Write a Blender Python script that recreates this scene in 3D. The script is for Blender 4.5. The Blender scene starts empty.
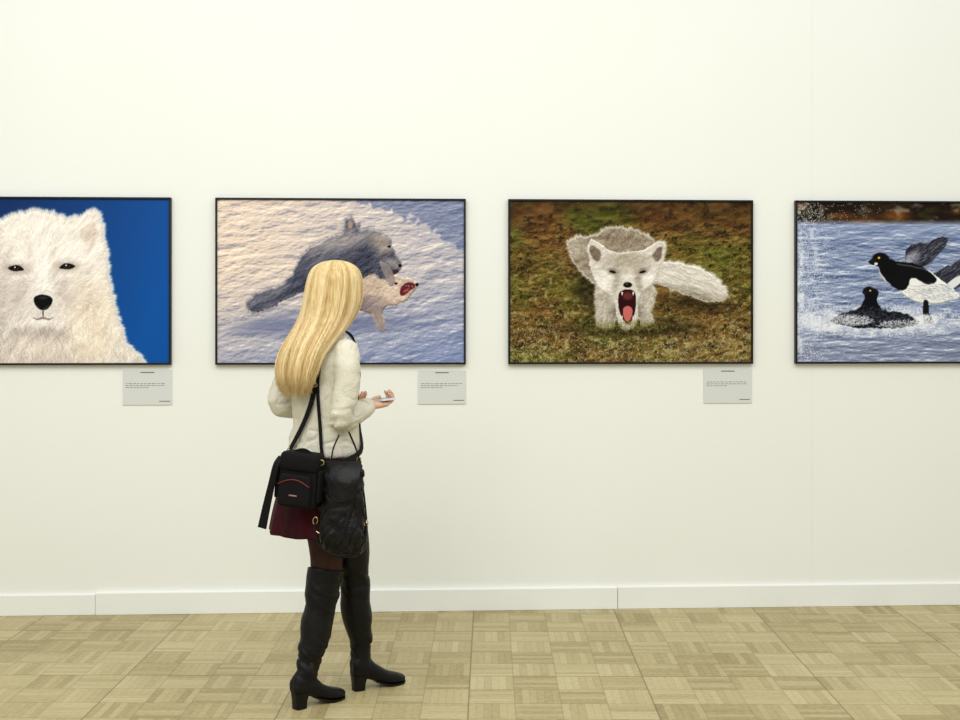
import bpy, math, random
import numpy as np
from mathutils import Vector, Matrix, noise as mnoise
random.seed(4)
scene=bpy.context.scene
try: scene.view_settings.view_transform='Standard'
except Exception: pass
YAW=math.radians(2.75); D=6.16; CAMH=1.49
def lin(c):
    out=[]
    for v in c:
        v=v/255.0
        out.append(v/12.92 if v<=.04045 else ((v+.055)/1.055)**2.4)
    return tuple(out)
# ---------------------------------------------------------------- materials
def mat(name,col,rough=.6,metal=0.,bump=None,var=None,sheen=0.,coat=0.,spec=.5,alpha=1.):
    m=bpy.data.materials.new(name); m.use_nodes=True
    nt=m.node_tree; b=nt.nodes['Principled BSDF']
    b.inputs['Base Color'].default_value=(*lin(col),1)
    b.inputs['Roughness'].default_value=rough; b.inputs['Metallic'].default_value=metal
    b.inputs['Specular IOR Level'].default_value=spec
    b.inputs['Sheen Weight'].default_value=sheen; b.inputs['Coat Weight'].default_value=coat
    tc=nt.nodes.new('ShaderNodeTexCoord')
    if var:
        mp=nt.nodes.new('ShaderNodeMapping'); mp.inputs['Scale'].default_value=var[0]
        n=nt.nodes.new('ShaderNodeTexNoise'); n.inputs['Scale'].default_value=1; n.inputs['Detail'].default_value=4
        mx=nt.nodes.new('ShaderNodeMix'); mx.data_type='RGBA'
        mx.inputs['A'].default_value=(*lin(col),1); mx.inputs['B'].default_value=(*lin(var[1]),1)
        rp=nt.nodes.new('ShaderNodeMapRange'); rp.inputs['From Min'].default_value=.35; rp.inputs['From Max'].default_value=.65
        nt.links.new(tc.outputs['Object'],mp.inputs['Vector']); nt.links.new(mp.outputs[0],n.inputs['Vector'])
        nt.links.new(n.outputs['Fac'],rp.inputs['Value']); nt.links.new(rp.outputs[0],mx.inputs['Factor'])
        nt.links.new(mx.outputs['Result'],b.inputs['Base Color'])
    if bump:
        mp=nt.nodes.new('ShaderNodeMapping'); mp.inputs['Scale'].default_value=bump[0]
        n=nt.nodes.new('ShaderNodeTexNoise'); n.inputs['Scale'].default_value=1; n.inputs['Detail'].default_value=3
        bp=nt.nodes.new('ShaderNodeBump'); bp.inputs['Strength'].default_value=bump[1]; bp.inputs['Distance'].default_value=bump[2]
        nt.links.new(tc.outputs['Object'],mp.inputs['Vector']); nt.links.new(mp.outputs[0],n.inputs['Vector'])
        nt.links.new(n.outputs['Fac'],bp.inputs['Height']); nt.links.new(bp.outputs[0],b.inputs['Normal'])
    return m
M_wall=mat('wall_paint',(243,245,239),.75,bump=((3,3,3),.15,.01),var=((.7,.7,.7),(241,243,236)))
M_base=mat('baseboard_paint',(243,245,240),.45)
M_frame=mat('frame_black',(10,10,10),.45,spec=.3)
M_label=mat('label_card',(216,219,215),.6)
M_ink=mat('label_ink',(105,105,107),.8)
M_skin=mat('skin',(224,180,150),.5,var=((30,30,30),(212,162,134)))
M_lips=mat('lips',(180,90,85),.4)
M_eye=mat('eye_white',(235,235,232),.2); M_iris=mat('iris',(70,95,120),.2)
M_tights=mat('sheer_tights',(64,38,24),.7,var=((14,14,14),(40,24,15)),spec=.2)
M_sweater=mat('cream_knit',(230,226,208),.95,bump=((300,300,140),1.,.005),var=((9,9,9),(218,213,193)),sheen=.1,spec=.2)
M_hair=mat('blonde_hair',(212,182,122),.42,var=((150,150,5),(184,148,90)),bump=((300,300,6),.35,.003))
M_hair2=mat('blonde_strands',(229,206,152),.4,var=((160,160,4),(206,174,114)))
M_hair3=mat('blonde_highlights',(240,224,180),.38,var=((160,160,4),(226,202,150)))
M_skirt=mat('burgundy_cloth',(60,9,21),.85,bump=((160,160,160),.3,.002),var=((12,12,3),(40,5,14)),spec=.2)
M_boot=mat('black_leather',(7,7,7),.48,bump=((45,45,45),.5,.006),var=((9,9,9),(12,11,11)),spec=.22)
M_heel=mat('heel_black',(7,7,7),.4,spec=.25)
M_bag=mat('bag_leather',(8,8,10),.48,bump=((50,50,50),.7,.006),spec=.28)
M_nylon=mat('bag_nylon',(11,10,11),.8,bump=((400,400,400),.4,.001),spec=.2)
M_red=mat('red_piping',(112,30,26),.6)
M_logo=mat('logo_thread',(150,120,115),.6)
M_strap=mat('strap_webbing',(9,9,10),.7,bump=((500,500,120),.4,.001),spec=.2)
M_gold=mat('brass_fitting',(205,178,120),.3,metal=.9)
M_phone=mat('phone_case',(222,226,232),.3); M_screen=mat('phone_glass',(120,140,165),.1)
def floor_mat():
    m=bpy.data.materials.new('mosaic_parquet'); m.use_nodes=True; nt=m.node_tree; L=nt.links
    b=nt.nodes['Principled BSDF']
    def N(t,**k):
        n=nt.nodes.new(t)
        for a,v in k.items(): setattr(n,a,v)
        return n
    def Mt(op,a,bv=None,c=None):
        n=N('ShaderNodeMath',operation=op)
        for i,x in enumerate((a,bv,c)):
            if x is None: continue
            if isinstance(x,(int,float)): n.inputs[i].default_value=x
            else: L.new(x,n.inputs[i])
        return n.outputs[0]
    tc=N('ShaderNodeTexCoord'); mp=N('ShaderNodeMapping')
    mp.inputs['Rotation'].default_value=(0,0,math.radians(3.2)); mp.inputs['Scale'].default_value=(1/.18,1/.18,1); mp.inputs['Location'].default_value=(.45,.1,0)
    L.new(tc.outputs['Object'],mp.inputs['Vector'])
    sp=N('ShaderNodeSeparateXYZ'); L.new(mp.outputs[0],sp.inputs[0])
    x,y=sp.outputs[0],sp.outputs[1]
    cx,cy=Mt('FLOOR',x),Mt('FLOOR',y); fx,fy=Mt('FRACT',x),Mt('FRACT',y)
    par=Mt('FLOORED_MODULO',Mt('ADD',cx,cy),2.0)
    st=Mt('ADD',Mt('MULTIPLY',fx,par),Mt('MULTIPLY',fy,Mt('SUBTRACT',1.0,par)))
    st5=Mt('MULTIPLY',st,6.0); sid=Mt('FLOOR',st5); sf=Mt('FRACT',st5)
    cb=N('ShaderNodeCombineXYZ'); L.new(cx,cb.inputs[0]); L.new(cy,cb.inputs[1]); L.new(sid,cb.inputs[2])
    wn=N('ShaderNodeTexWhiteNoise',noise_dimensions='3D'); L.new(cb.outputs[0],wn.inputs['Vector'])
    cb2=N('ShaderNodeCombineXYZ'); L.new(cx,cb2.inputs[0]); L.new(cy,cb2.inputs[1])
    wn2=N('ShaderNodeTexWhiteNoise',noise_dimensions='3D'); L.new(cb2.outputs[0],wn2.inputs['Vector'])
    ns=N('ShaderNodeTexNoise'); ns.inputs['Scale'].default_value=1.4; ns.inputs['Detail'].default_value=3
    L.new(tc.outputs['Object'],ns.inputs['Vector'])
    ng=N('ShaderNodeTexNoise'); ng.inputs['Scale'].default_value=45; ng.inputs['Detail'].default_value=5
    L.new(tc.outputs['Object'],ng.inputs['Vector'])
    f=Mt('ADD',Mt('MULTIPLY',wn.outputs['Value'],.28),Mt('MULTIPLY',wn2.outputs['Value'],.2))
    f=Mt('ADD',f,Mt('MULTIPLY',ns.outputs['Fac'],.35)); f=Mt('ADD',f,Mt('MULTIPLY',ng.outputs['Fac'],.45))
    cr=N('ShaderNodeValToRGB'); e=cr.color_ramp.elements
    e[0].position=.3; e[0].color=(*lin((146,130,86)),1); e[1].position=.98; e[1].color=(*lin((200,188,146)),1)
    k=cr.color_ramp.elements.new(.64); k.color=(*lin((179,165,120)),1)
    L.new(f,cr.inputs[0])
    def edge(fr,w): return Mt('LESS_THAN',Mt('MINIMUM',fr,Mt('SUBTRACT',1.0,fr)),w)
    s1=Mt('MULTIPLY',edge(sf,.05),.22)
    s2=Mt('MULTIPLY',Mt('MAXIMUM',edge(fx,.010),edge(fy,.016)),.38)
    px_=Mt('FRACT',Mt('DIVIDE',x,4.0)); py_=Mt('FRACT',Mt('DIVIDE',y,4.0))
    s3=Mt('MULTIPLY',Mt('MAXIMUM',edge(px_,.004),edge(py_,.005)),.65)
    s=Mt('MAXIMUM',Mt('MAXIMUM',s1,s2),s3)
    mx=N('ShaderNodeMix',data_type='RGBA'); L.new(s,mx.inputs['Factor']); L.new(cr.outputs[0],mx.inputs['A'])
    mx.inputs['B'].default_value=(*lin((88,72,40)),1)
    L.new(mx.outputs['Result'],b.inputs['Base Color']); b.inputs['Roughness'].default_value=.45
    b.inputs['Specular IOR Level'].default_value=.3
    return m
M_floor=floor_mat()
# ---------------------------------------------------------------- mesh helpers
def new_mesh_obj(name,v,f,mats,mi=None,parent=None,smooth=True,recentre=True):
    v=np.array(v,float)
    c=(v.min(0)+v.max(0))/2 if recentre else np.zeros(3)
    me=bpy.data.meshes.new(name); me.from_pydata([tuple(p) for p in (v-c)],[],[tuple(q) for q in f])
    for m in mats: me.materials.append(m)
    if mi is not None: me.polygons.foreach_set('material_index',mi)
    me.polygons.foreach_set('use_smooth',[smooth]*len(me.polygons)); me.update()
    o=bpy.data.objects.new(name,me); scene.collection.objects.link(o)
    o.location=c
    if parent: o.parent=parent; o.location=Vector(c)-parent.location
    return o
def empty(name,loc):
    e=bpy.data.objects.new(name,None); e.empty_display_size=.1; e.location=loc; scene.collection.objects.link(e); return e
class MB:
    def __init__(s): s.v=[]; s.f=[]; s.m=[]
    def add(s,vf,m=0):
        v,f=vf; o=len(s.v); s.v+= [tuple(p) for p in v]; s.f+=[tuple(i+o for i in q) for q in f]; s.m+=[m]*len(f); return s
def box(x0,x1,y0,y1,z0,z1):
    v=[(x,y,z) for x in (x0,x1) for y in (y0,y1) for z in (z0,z1)]
    return v,[(0,1,3,2),(4,6,7,5),(0,4,5,1),(2,3,7,6),(0,2,6,4),(1,5,7,3)]
def bevel(o,w,seg=2):
    m=o.modifiers.new('bev','BEVEL'); m.width=w; m.segments=seg; m.limit_method='ANGLE'; return o
def cat(P,k=4,closed=False):
    P=np.array(P,float); n=len(P); out=[]
    rng=range(n) if closed else range(n-1)
    for i in rng:
        if closed: a,b,c,d=P[(i-1)%n],P[i],P[(i+1)%n],P[(i+2)%n]
        else: a,b,c,d=P[max(i-1,0)],P[i],P[i+1],P[min(i+2,n-1)]
        for j in range(k):
            t=j/k
            out.append(.5*((2*b)+(-a+c)*t+(2*a-5*b+4*c-d)*t*t+(-a+3*b-3*c+d)*t**3))
    if not closed: out.append(P[-1])
    return np.array(out)
def grid_faces(nr,n,capa=True,capb=True):
    f=[]
    for i in range(nr-1):
        for j in range(n):
            a=i*n+j; b=i*n+(j+1)%n; f.append((a,b,b+n,a+n))
    if capa: f.append(tuple(range(n))[::-1])
    if capb: f.append(tuple((nr-1)*n+j for j in range(n)))
    return f
def loft(rings,n=48,k=4,fn=None,capa=True,capb=True,ex=2.0):
    R=cat(rings,k); v=[]
    for i,(cx,cy,cz,a,b,rot) in enumerate(R):
        r=math.radians(rot); t=i/(len(R)-1)
        for j in range(n):
            ph=2*math.pi*j/n; c,s=math.cos(ph),math.sin(ph)
            x=a*math.copysign(abs(c)**(2/ex),c); y=b*math.copysign(abs(s)**(2/ex),s)
            if fn: q=fn(ph+r,t,cz); x*=q; y*=q
            v.append((cx+x*math.cos(r)-y*math.sin(r),cy+x*math.sin(r)+y*math.cos(r),cz))
    return v,grid_faces(len(R),n,capa,capb)
def tube(pts,rad,n=14,k=3,round_=True):
    A=cat([list(p)+[r] for p,r in zip(pts,rad)],k) if k>1 else np.array([list(p)+[r] for p,r in zip(pts,rad)])
    P=[Vector(a[:3]) for a in A]; R=[a[3] for a in A]
    T=[(P[min(i+1,len(P)-1)]-P[max(i-1,0)]).normalized() for i in range(len(P))]
    if round_:
        e0=[];r0=[];e1=[];r1=[]
        for q in (1,.8,.5):
            e0.append(P[0]-T[0]*R[0]*q*.98); r0.append(R[0]*math.sqrt(max(1-q*q,.02)))
            e1.insert(0,P[-1]+T[-1]*R[-1]*q*.98); r1.insert(0,R[-1]*math.sqrt(max(1-q*q,.02)))
        P=e0+P+e1; R=r0+R+r1; T=[T[0]]*3+T+[T[-1]]*3
    up=Vector((0,0,1)) if abs(T[0].z)<.9 else Vector((1,0,0))
    x=T[0].cross(up).normalized(); v=[]
    for p,r,t in zip(P,R,T):
        x=(x-t*x.dot(t)).normalized(); y=t.cross(x)
        for j in range(n):
            a=2*math.pi*j/n; v.append(tuple(p+x*(r*math.cos(a))+y*(r*math.sin(a))))
    return v,grid_faces(len(P),n)
def ribbon(pts,nrm,w,th):
    P=[Vector(p) for p in pts]; v=[]
    for i,p in enumerate(P):
        t=(P[min(i+1,len(P)-1)]-P[max(i-1,0)]).normalized(); n=Vector(nrm[i]).normalized()
        s=t.cross(n).normalized(); n=s.cross(t).normalized(); ww=w[i] if hasattr(w,'__len__') else w
        for a,b in ((-1,-1),(1,-1),(1,1),(-1,1)): v.append(tuple(p+s*(a*ww/2)+n*(b*th/2)))
    return v,grid_faces(len(P),4)
def torus(c,R,r,ax=(0,1,0),n=18,m=8,sx=1.,sz=1.):
    ax=Vector(ax).normalized(); q=Vector((0,0,1)).rotation_difference(ax); v=[];f=[]
    for i in range(n):
        a=2*math.pi*i/n
        for j in range(m):
            b=2*math.pi*j/m
            p=Vector(((R+r*math.cos(b))*math.cos(a)*sx,(R+r*math.cos(b))*math.sin(a)*sz,r*math.sin(b)))
            v.append(tuple(q@p+Vector(c)))
            f.append((i*m+j,((i+1)%n)*m+j,((i+1)%n)*m+(j+1)%m,i*m+(j+1)%m))
    return v,f
def ball(c,r,n=16,m=10):
    v=[];
    for i in range(m+1):
        t=math.pi*(i+.02)/(m+.04)
        for j in range(n):
            a=2*math.pi*j/n; v.append((c[0]+r*math.sin(t)*math.cos(a),c[1]+r*math.sin(t)*math.sin(a),c[2]+r*math.cos(t)))
    return v,grid_faces(m+1,n)
def remesh(v,f,vox,smooth=4):
    me=bpy.data.meshes.new('tmp'); me.from_pydata([tuple(p) for p in v],[],[tuple(q) for q in f]); me.update()
    o=bpy.data.objects.new('tmp',me); scene.collection.objects.link(o)
    m=o.modifiers.new('r','REMESH'); m.mode='VOXEL'; m.voxel_size=vox
    if smooth: s=o.modifiers.new('s','SMOOTH'); s.iterations=smooth; s.factor=.5
    dg=bpy.context.evaluated_depsgraph_get(); e=o.evaluated_get(dg); m2=bpy.data.meshes.new_from_object(e)
    V=np.empty(len(m2.vertices)*3); m2.vertices.foreach_get('co',V); V=V.reshape(-1,3)
    Nn=np.array([tuple(x.normal) for x in m2.vertices])
    F=[tuple(p.vertices) for p in m2.polygons]
    bpy.data.objects.remove(o); bpy.data.meshes.remove(m2)
    return V,Nn,F
# ---------------------------------------------------------------- room
def build_room():
    mb=MB(); xs=2.027
    mb.add(box(-7,xs-.0006,D,D+.12,0,4.6)); mb.add(box(xs+.0006,8,D+.0005,D+.12,0,4.6)); mb.add(box(-7,8,D+.002,D+.13,0,4.6))
    new_mesh_obj('wall_north',mb.v,mb.f,[M_wall],smooth=False)
    new_mesh_obj('floor',*box(-7,8,-2.5,D+.13,-.06,0),[M_floor],smooth=False,recentre=False)
    mb=MB()
    mb.add(box(-7,-1.65,D-.016,D+.001,0,.104)); mb.add(box(-1.648,1.004,D-.02,D+.001,0,.112)); mb.add(box(1.007,8,D-.017,D+.001,0,.114))
    bevel(new_mesh_obj('baseboard_north',mb.v,mb.f,[M_base],smooth=False),.003)
build_room()
# ---------------------------------------------------------------- photographs (flat prints)
def vn(X,Y,sx,sy,seed):
    g=np.random.RandomState(seed).rand(256,256); u=X/sx+500; v=Y/sy+500
    iu=np.floor(u).astype(int); iv=np.floor(v).astype(int); fu=u-iu; fv=v-iv
    fu=fu*fu*(3-2*fu); fv=fv*fv*(3-2*fv); a=iu%256; b=(iu+1)%256; c=iv%256; d=(iv+1)%256
    return (g[c,a]*(1-fu)+g[c,b]*fu)*(1-fv)+(g[d,a]*(1-fu)+g[d,b]*fu)*fv
def fbm(X,Y,sx,sy,seed,o=4):
    t=0;w=0;a=1.
    for i in range(o): t=t+a*vn(X,Y,sx/2**i,sy/2**i,seed+i); w+=a; a*=.55
    return t/w
S=2.4
class Art:
    def __init__(s,x0,y0,x1,y1):
        s.W=int((x1-x0)*S); s.H=int((y1-y0)*S); s.x0,s.y0,s.x1,s.y1=x0,y0,x1,y1
        s.X,s.Y=np.meshgrid(np.linspace(x0,x1,s.W),np.linspace(y0,y1,s.H)); s.img=np.zeros((s.H,s.W,3)); s.rs=np.random.RandomState(7)
        s.jx=fbm(s.X,s.Y,4.5,4.5,501,3)-.5; s.jy=fbm(s.X,s.Y,4.5,4.5,601,3)-.5
    def fill(s,m,c):
        c=np.array(c,float); m=np.clip(m,0,1)[...,None]; s.img=s.img*(1-m)+c*m
    def blur(s,m,k):
        for _ in range(k):
            p=np.pad(m,[(1,1),(1,1)]+[(0,0)]*(m.ndim-2),mode='edge')
            m=(p[1:-1,1:-1]*2+p[:-2,1:-1]+p[2:,1:-1]+p[1:-1,:-2]+p[1:-1,2:])/6
        return m
    def poly(s,pts,soft=1,k=5,jag=0):
        P=cat(pts,k,True); ins=np.zeros(s.X.shape,bool); n=len(P); XX=s.X+s.jx*jag; YY=s.Y+s.jy*jag
        for i in range(n):
            xa,ya=P[i]; xb,yb=P[(i+1)%n]
            if ya==yb: continue
            c=((ya>YY)!=(yb>YY))&(XX<(xb-xa)*(YY-ya)/(yb-ya)+xa); ins^=c
        return s.blur(ins.astype(float),soft)
    def ell(s,cx,cy,rx,ry,rot=0,soft=.25):
        r=math.radians(rot); x=s.X-cx; y=s.Y-cy; u=(x*math.cos(r)+y*math.sin(r))/rx; v=(-x*math.sin(r)+y*math.cos(r))/ry
        return np.clip((1-np.sqrt(u*u+v*v))/soft+.5,0,1)
    def relief(s,h,dx,dy):
        gy,gx=np.gradient(h); r=gx*dx+gy*dy; return r/(r.std()+1e-9)
    def shade(s,m,k,dx,dy,amt):
        h=s.blur(m,k); gy,gx=np.gradient(h); l=(gx*dx+gy*dy); l=l/(np.abs(l).max()+1e-9)
        s.img=np.clip(s.img+(l*m*amt)[...,None],0,255)
    def tufts(s,m,sx,sy,seed,amt,sk=0.):
        r=s.relief(fbm(s.X+s.Y*sk,s.Y,sx,sy,seed,4),.3,1); s.img=np.clip(s.img+(np.clip(r,-2.5,2.5)*m*amt)[...,None],0,255)
    def strokes(s,n,m,dirf,L,cols=None,alpha=.6,jit=25,aj=.3):
        n=int(n*1.6); p=m.ravel().clip(0,1); p=p/p.sum(); idx=s.rs.choice(len(p),n,p=p)
        x=s.X.ravel()[idx]; y=s.Y.ravel()[idx]
        dx,dy=dirf(x,y); a=np.arctan2(dy,dx)+s.rs.normal(0,aj,n); dx,dy=np.cos(a),np.sin(a)
        if cols is None: c=s.img.reshape(-1,3)[idx]+s.rs.normal(0,jit,(n,1))
        else:
            t=s.rs.rand(n,1); c=np.array(cols[0])*(1-t)+np.array(cols[1])*t
        K=max(int(L*S*1.3),1); ln=s.rs.uniform(.5,1,n)
        for k in range(K):
            q=k/K; px=x+dx*L*q*ln; py=y+dy*L*q*ln
            ix=((px-s.x0)/(s.x1-s.x0)*(s.W-1)).round().astype(int); iy=((py-s.y0)/(s.y1-s.y0)*(s.H-1)).round().astype(int)
            ok=(ix>=0)&(ix<s.W)&(iy>=0)&(iy<s.H); al=alpha*(1-.8*q)
            s.img[iy[ok],ix[ok]]=s.img[iy[ok],ix[ok]]*(1-al)+c[ok]*al
def lerp(a,b,t): return np.array(a,float)*(1-t[...,None])+np.array(b,float)*t[...,None]
rad=lambda cx,cy: (lambda x,y:(x-cx+.01,y-cy+.01))
con=lambda dx,dy: (lambda x,y:(np.full(x.shape,dx),np.full(x.shape,dy)))

def art_white_fox():
    a=Art(-82,199,171,364); X,Y=a.X,a.Y
    a.img=lerp((28,58,108),(20,90,164),np.clip((X+20)/190+(Y-280)/500,0,1))
    m=a.poly([(-62,372),(-46,335),(-30,300),(-24,262),(-24,238),(-19,220),(-13,217),(-2,222),(8,219),(20,215),(34,213),(50,214),(64,219),(76,219),(88,214),(98,213),(102,226),(105,246),(108,266),(110,285),(113,300),(119,320),(126,342),(134,372)],2,jag=6)
    a.fill(m,(234,225,214))
    a.fill(m*a.ell(42,250,56,40,soft=1)*.6,(254,248,238)); a.fill(m*a.ell(43,292,15,36,soft=1)*.65,(254,250,244))
    a.fill(m*a.ell(43,350,66,20,soft=1)*.5,(206,192,180)); a.fill(m*a.ell(-6,300,22,50,soft=1)*.5,(190,182,180)); a.fill(m*a.ell(92,322,20,36,soft=1)*.5,(250,232,202))
    a.fill(m*a.ell(43,331,24,6,soft=1)*.55,(160,148,144))
    for sx_ in (-1,1):
        a.fill(m*a.ell(43+sx_*20,290,8,17,-sx_*24,soft=1)*.5,(192,178,170)); a.fill(m*a.ell(43+sx_*44,300,12,26,-sx_*14,soft=1)*.35,(204,190,178)); a.fill(m*a.ell(43+sx_*11,262,4,16,sx_*6,soft=1)*.35,(206,192,180))
    a.fill(m*a.poly([(80,234),(87,226),(94,222),(97,232),(94,246),(87,246)],6)*.45,(206,184,166)); a.fill(m*a.poly([(4,232),(-4,225),(-13,222),(-17,232),(-14,248),(-6,245)],6)*.45,(206,184,166))
    a.tufts(m,7,11,3,9,.3); a.tufts(m*np.clip((Y-300)/30,0,1),12,16,8,13,.4)
    a.shade(m,16,1,.6,40)
    a.strokes(9000,m,rad(43,288),7,None,.36,20,.25); a.strokes(3500,m*np.clip((Y-300)/40,0,1),con(.15,1),11,None,.36,24,.3)
    e=np.clip(m*(1-m)*4,0,1); a.strokes(3600,e,rad(43,300),5,((206,200,198),(250,246,240)),.5,aj=.5)
    for x,y in ((17,269),(68,267)):
        sg=1 if x>40 else -1
        a.fill(a.ell(x,y-.5,11,6,sg*-4,soft=1)*.55,(150,132,122)); a.fill(a.poly([(x-8,y+.8*sg+.6),(x-3,y-2.8),(x+3,y-2.8),(x+8,y-.8*sg+.6),(x+3,y+2.6),(x-3,y+2.6)],1),(24,18,18)); a.fill(a.ell(x,y+.2,2.7,1.9)*.8,(92,62,36)); a.fill(a.ell(x,y,1.7,1.6),(8,6,6)); a.fill(a.ell(x-1,y-1.1,.7,.7),(220,220,225))
        a.strokes(70,a.ell(x,y-5.5,9,2),rad(43,292),4,((216,208,202),(250,246,242)),.5)
    a.fill(a.ell(44,304,14,13,soft=1)*.35,(184,172,166))
    a.fill(a.poly([(34.5,300),(37,296.5),(43,295),(50,296.5),(53.5,300),(51.5,306),(47,310),(41,310),(36.5,306)],1),(12,12,15)); a.fill(a.ell(44,298.3,5,1.5,soft=.8)*.45,(92,96,110)); a.fill(a.ell(39.8,304,1.6,1.4,soft=.7),(0,0,0)); a.fill(a.ell(48.6,304,1.6,1.4,soft=.7),(0,0,0))
    a.fill(a.ell(44,313,.8,4),(80,66,64)); a.fill(a.poly([(33,317),(38,318.8),(44,317),(50,318.8),(55,317),(50,320.6),(44,319.4),(38,320.6)],1)*.6,(96,82,80))
    a.strokes(24,a.ell(43,310,14,5),lambda x,y:(np.sign(x-43),(y-309)*.05),24,((250,250,250),(180,170,164)),.3,aj=.15)
    return a
def art_playing_foxes():
    a=Art(217,200,465,364); X,Y=a.X,a.Y
    h=fbm(X+Y*.9,Y,24,9,11,5)+.35*fbm(X-Y*.4,Y,8,3.4,21,3); r=a.relief(a.blur(h,1),-.6,-.8)
    warm=np.clip(1.05-(X-217)/460-np.clip((Y-270),0,94)/150,0,1)
    a.img=lerp((142,154,188),(226,208,192),warm); a.img=np.clip(a.img+(np.clip(r,-2.2,2.4)*12)[...,None]*np.array([1.1,1.,.85]),0,252)
    a.fill(np.clip(-r-.7,0,1)*.35,(110,122,162)); a.fill(np.clip(r-1.2,0,1)*.5,(252,238,218))
    b=a.poly([(350,190),(366,203),(384,210),(404,217),(428,226),(446,240),(475,250),(475,190)],5,jag=14); a.fill(b*.6,(96,112,152)); a.tufts(b,9,4,77,12,.8)
    a.fill(a.ell(330,326,84,8,-3,soft=1)*.6,(92,102,142)); a.fill(a.ell(270,322,34,6,-14,soft=1)*.5,(98,108,146))
    m2=a.poly([(322,300),(338,286),(358,275),(378,272),(394,275),(405,278),(414,281),(418,286),(414,291),(407,300),(398,305),(388,306),(383,313),(385,323),(378,328),(373,318),(360,311),(350,317),(342,329),(335,328),(337,314),(326,311)],1,jag=3.5)
    a.fill(m2,(196,176,160)); a.fill(m2*a.ell(352,306,30,9,soft=1)*.75,(112,102,110)); a.fill(m2*a.ell(392,292,10,10,soft=1)*.5,(230,210,192)); a.tufts(m2,5,5,31,12); a.shade(m2,8,.5,1,80); a.strokes(1100,m2,con(-1,.3),4,None,.4,24,.5)
    m=a.poly([(247,305),(250,299),(262,292),(280,286),(291,276),(300,260),(312,247),(328,238),(342,233),(346,222),(350,218),(355,222),(360,230),(374,230),(384,234),(391,242),(394,252),(400,262),(400,270),(393,274),(384,279),(372,275),(362,281),(352,290),(335,292),(316,292),(300,293),(284,301),(266,310),(252,312)],1,jag=4)
    a.fill(m,(88,90,104)); a.fill(m*a.ell(336,242,44,9,-10,soft=1)*.75,(170,162,160)); a.fill(m*a.ell(330,284,55,12,-6,soft=1)*.65,(52,56,76)); a.fill(m*a.ell(270,295,26,4,-24,soft=1)*.55,(140,136,144))
    a.fill(m*a.ell(382,243,11,11,soft=1)*.75,(180,166,154)); a.fill(m*a.ell(364,258,10,16,30,soft=1)*.55,(54,56,74)); a.fill(m*a.ell(394,264,8,4,20,soft=1)*.6,(184,170,160)); a.fill(m*a.ell(322,262,16,12,soft=1)*.4,(116,116,128))
    a.tufts(m,6,6,41,11,.6); a.shade(m,7,.3,1,95); a.strokes(3400,m,con(-1,.4),5,None,.36,22,.45)
    a.fill(a.ell(350,225,2.4,4.6,soft=.7)*.7,(196,166,146)); a.fill(a.ell(358,228,2,5,20,soft=.7)*.5,(60,60,76))
    e=np.clip(m*(1-m)*4,0,1); a.strokes(1200,e,con(-.8,-.5),3,((96,96,112),(206,194,186)),.45,aj=.7)
    a.fill(a.ell(389,247,1.8,1.2),(16,14,18)); a.fill(a.ell(400,266,2,1.7),(16,14,16)); a.fill(a.poly([(388,272),(396,270),(399,272),(392,276)],1)*.8,(60,34,40))
    a.fill(a.poly([(401,288),(407,283),(414,284),(415,288),(410,291),(404,296),(400,295)],1),(104,40,46)); a.fill(a.ell(406,291,3,1.3,-30),(160,84,86))
    a.fill(a.ell(417,285,1.8,1.7),(16,14,18)); a.fill(a.ell(396,284,1.6,1.2),(18,14,18)); a.strokes(6,a.ell(409,287,4,1.4),con(0,1),1.0,((228,222,214),(244,240,232)),.6)
    for pts in ([(380,262),(390,268),(395,281),(390,287),(384,276)],[(372,306),(381,308),(383,324),(388,330),(378,331)]):
        k=a.poly(pts,1,jag=2); a.fill(k*.8,(150,138,136)); a.shade(k,4,.4,1,40); a.strokes(90,k,con(.2,1),4,None,.4,22)
    return a
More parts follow.
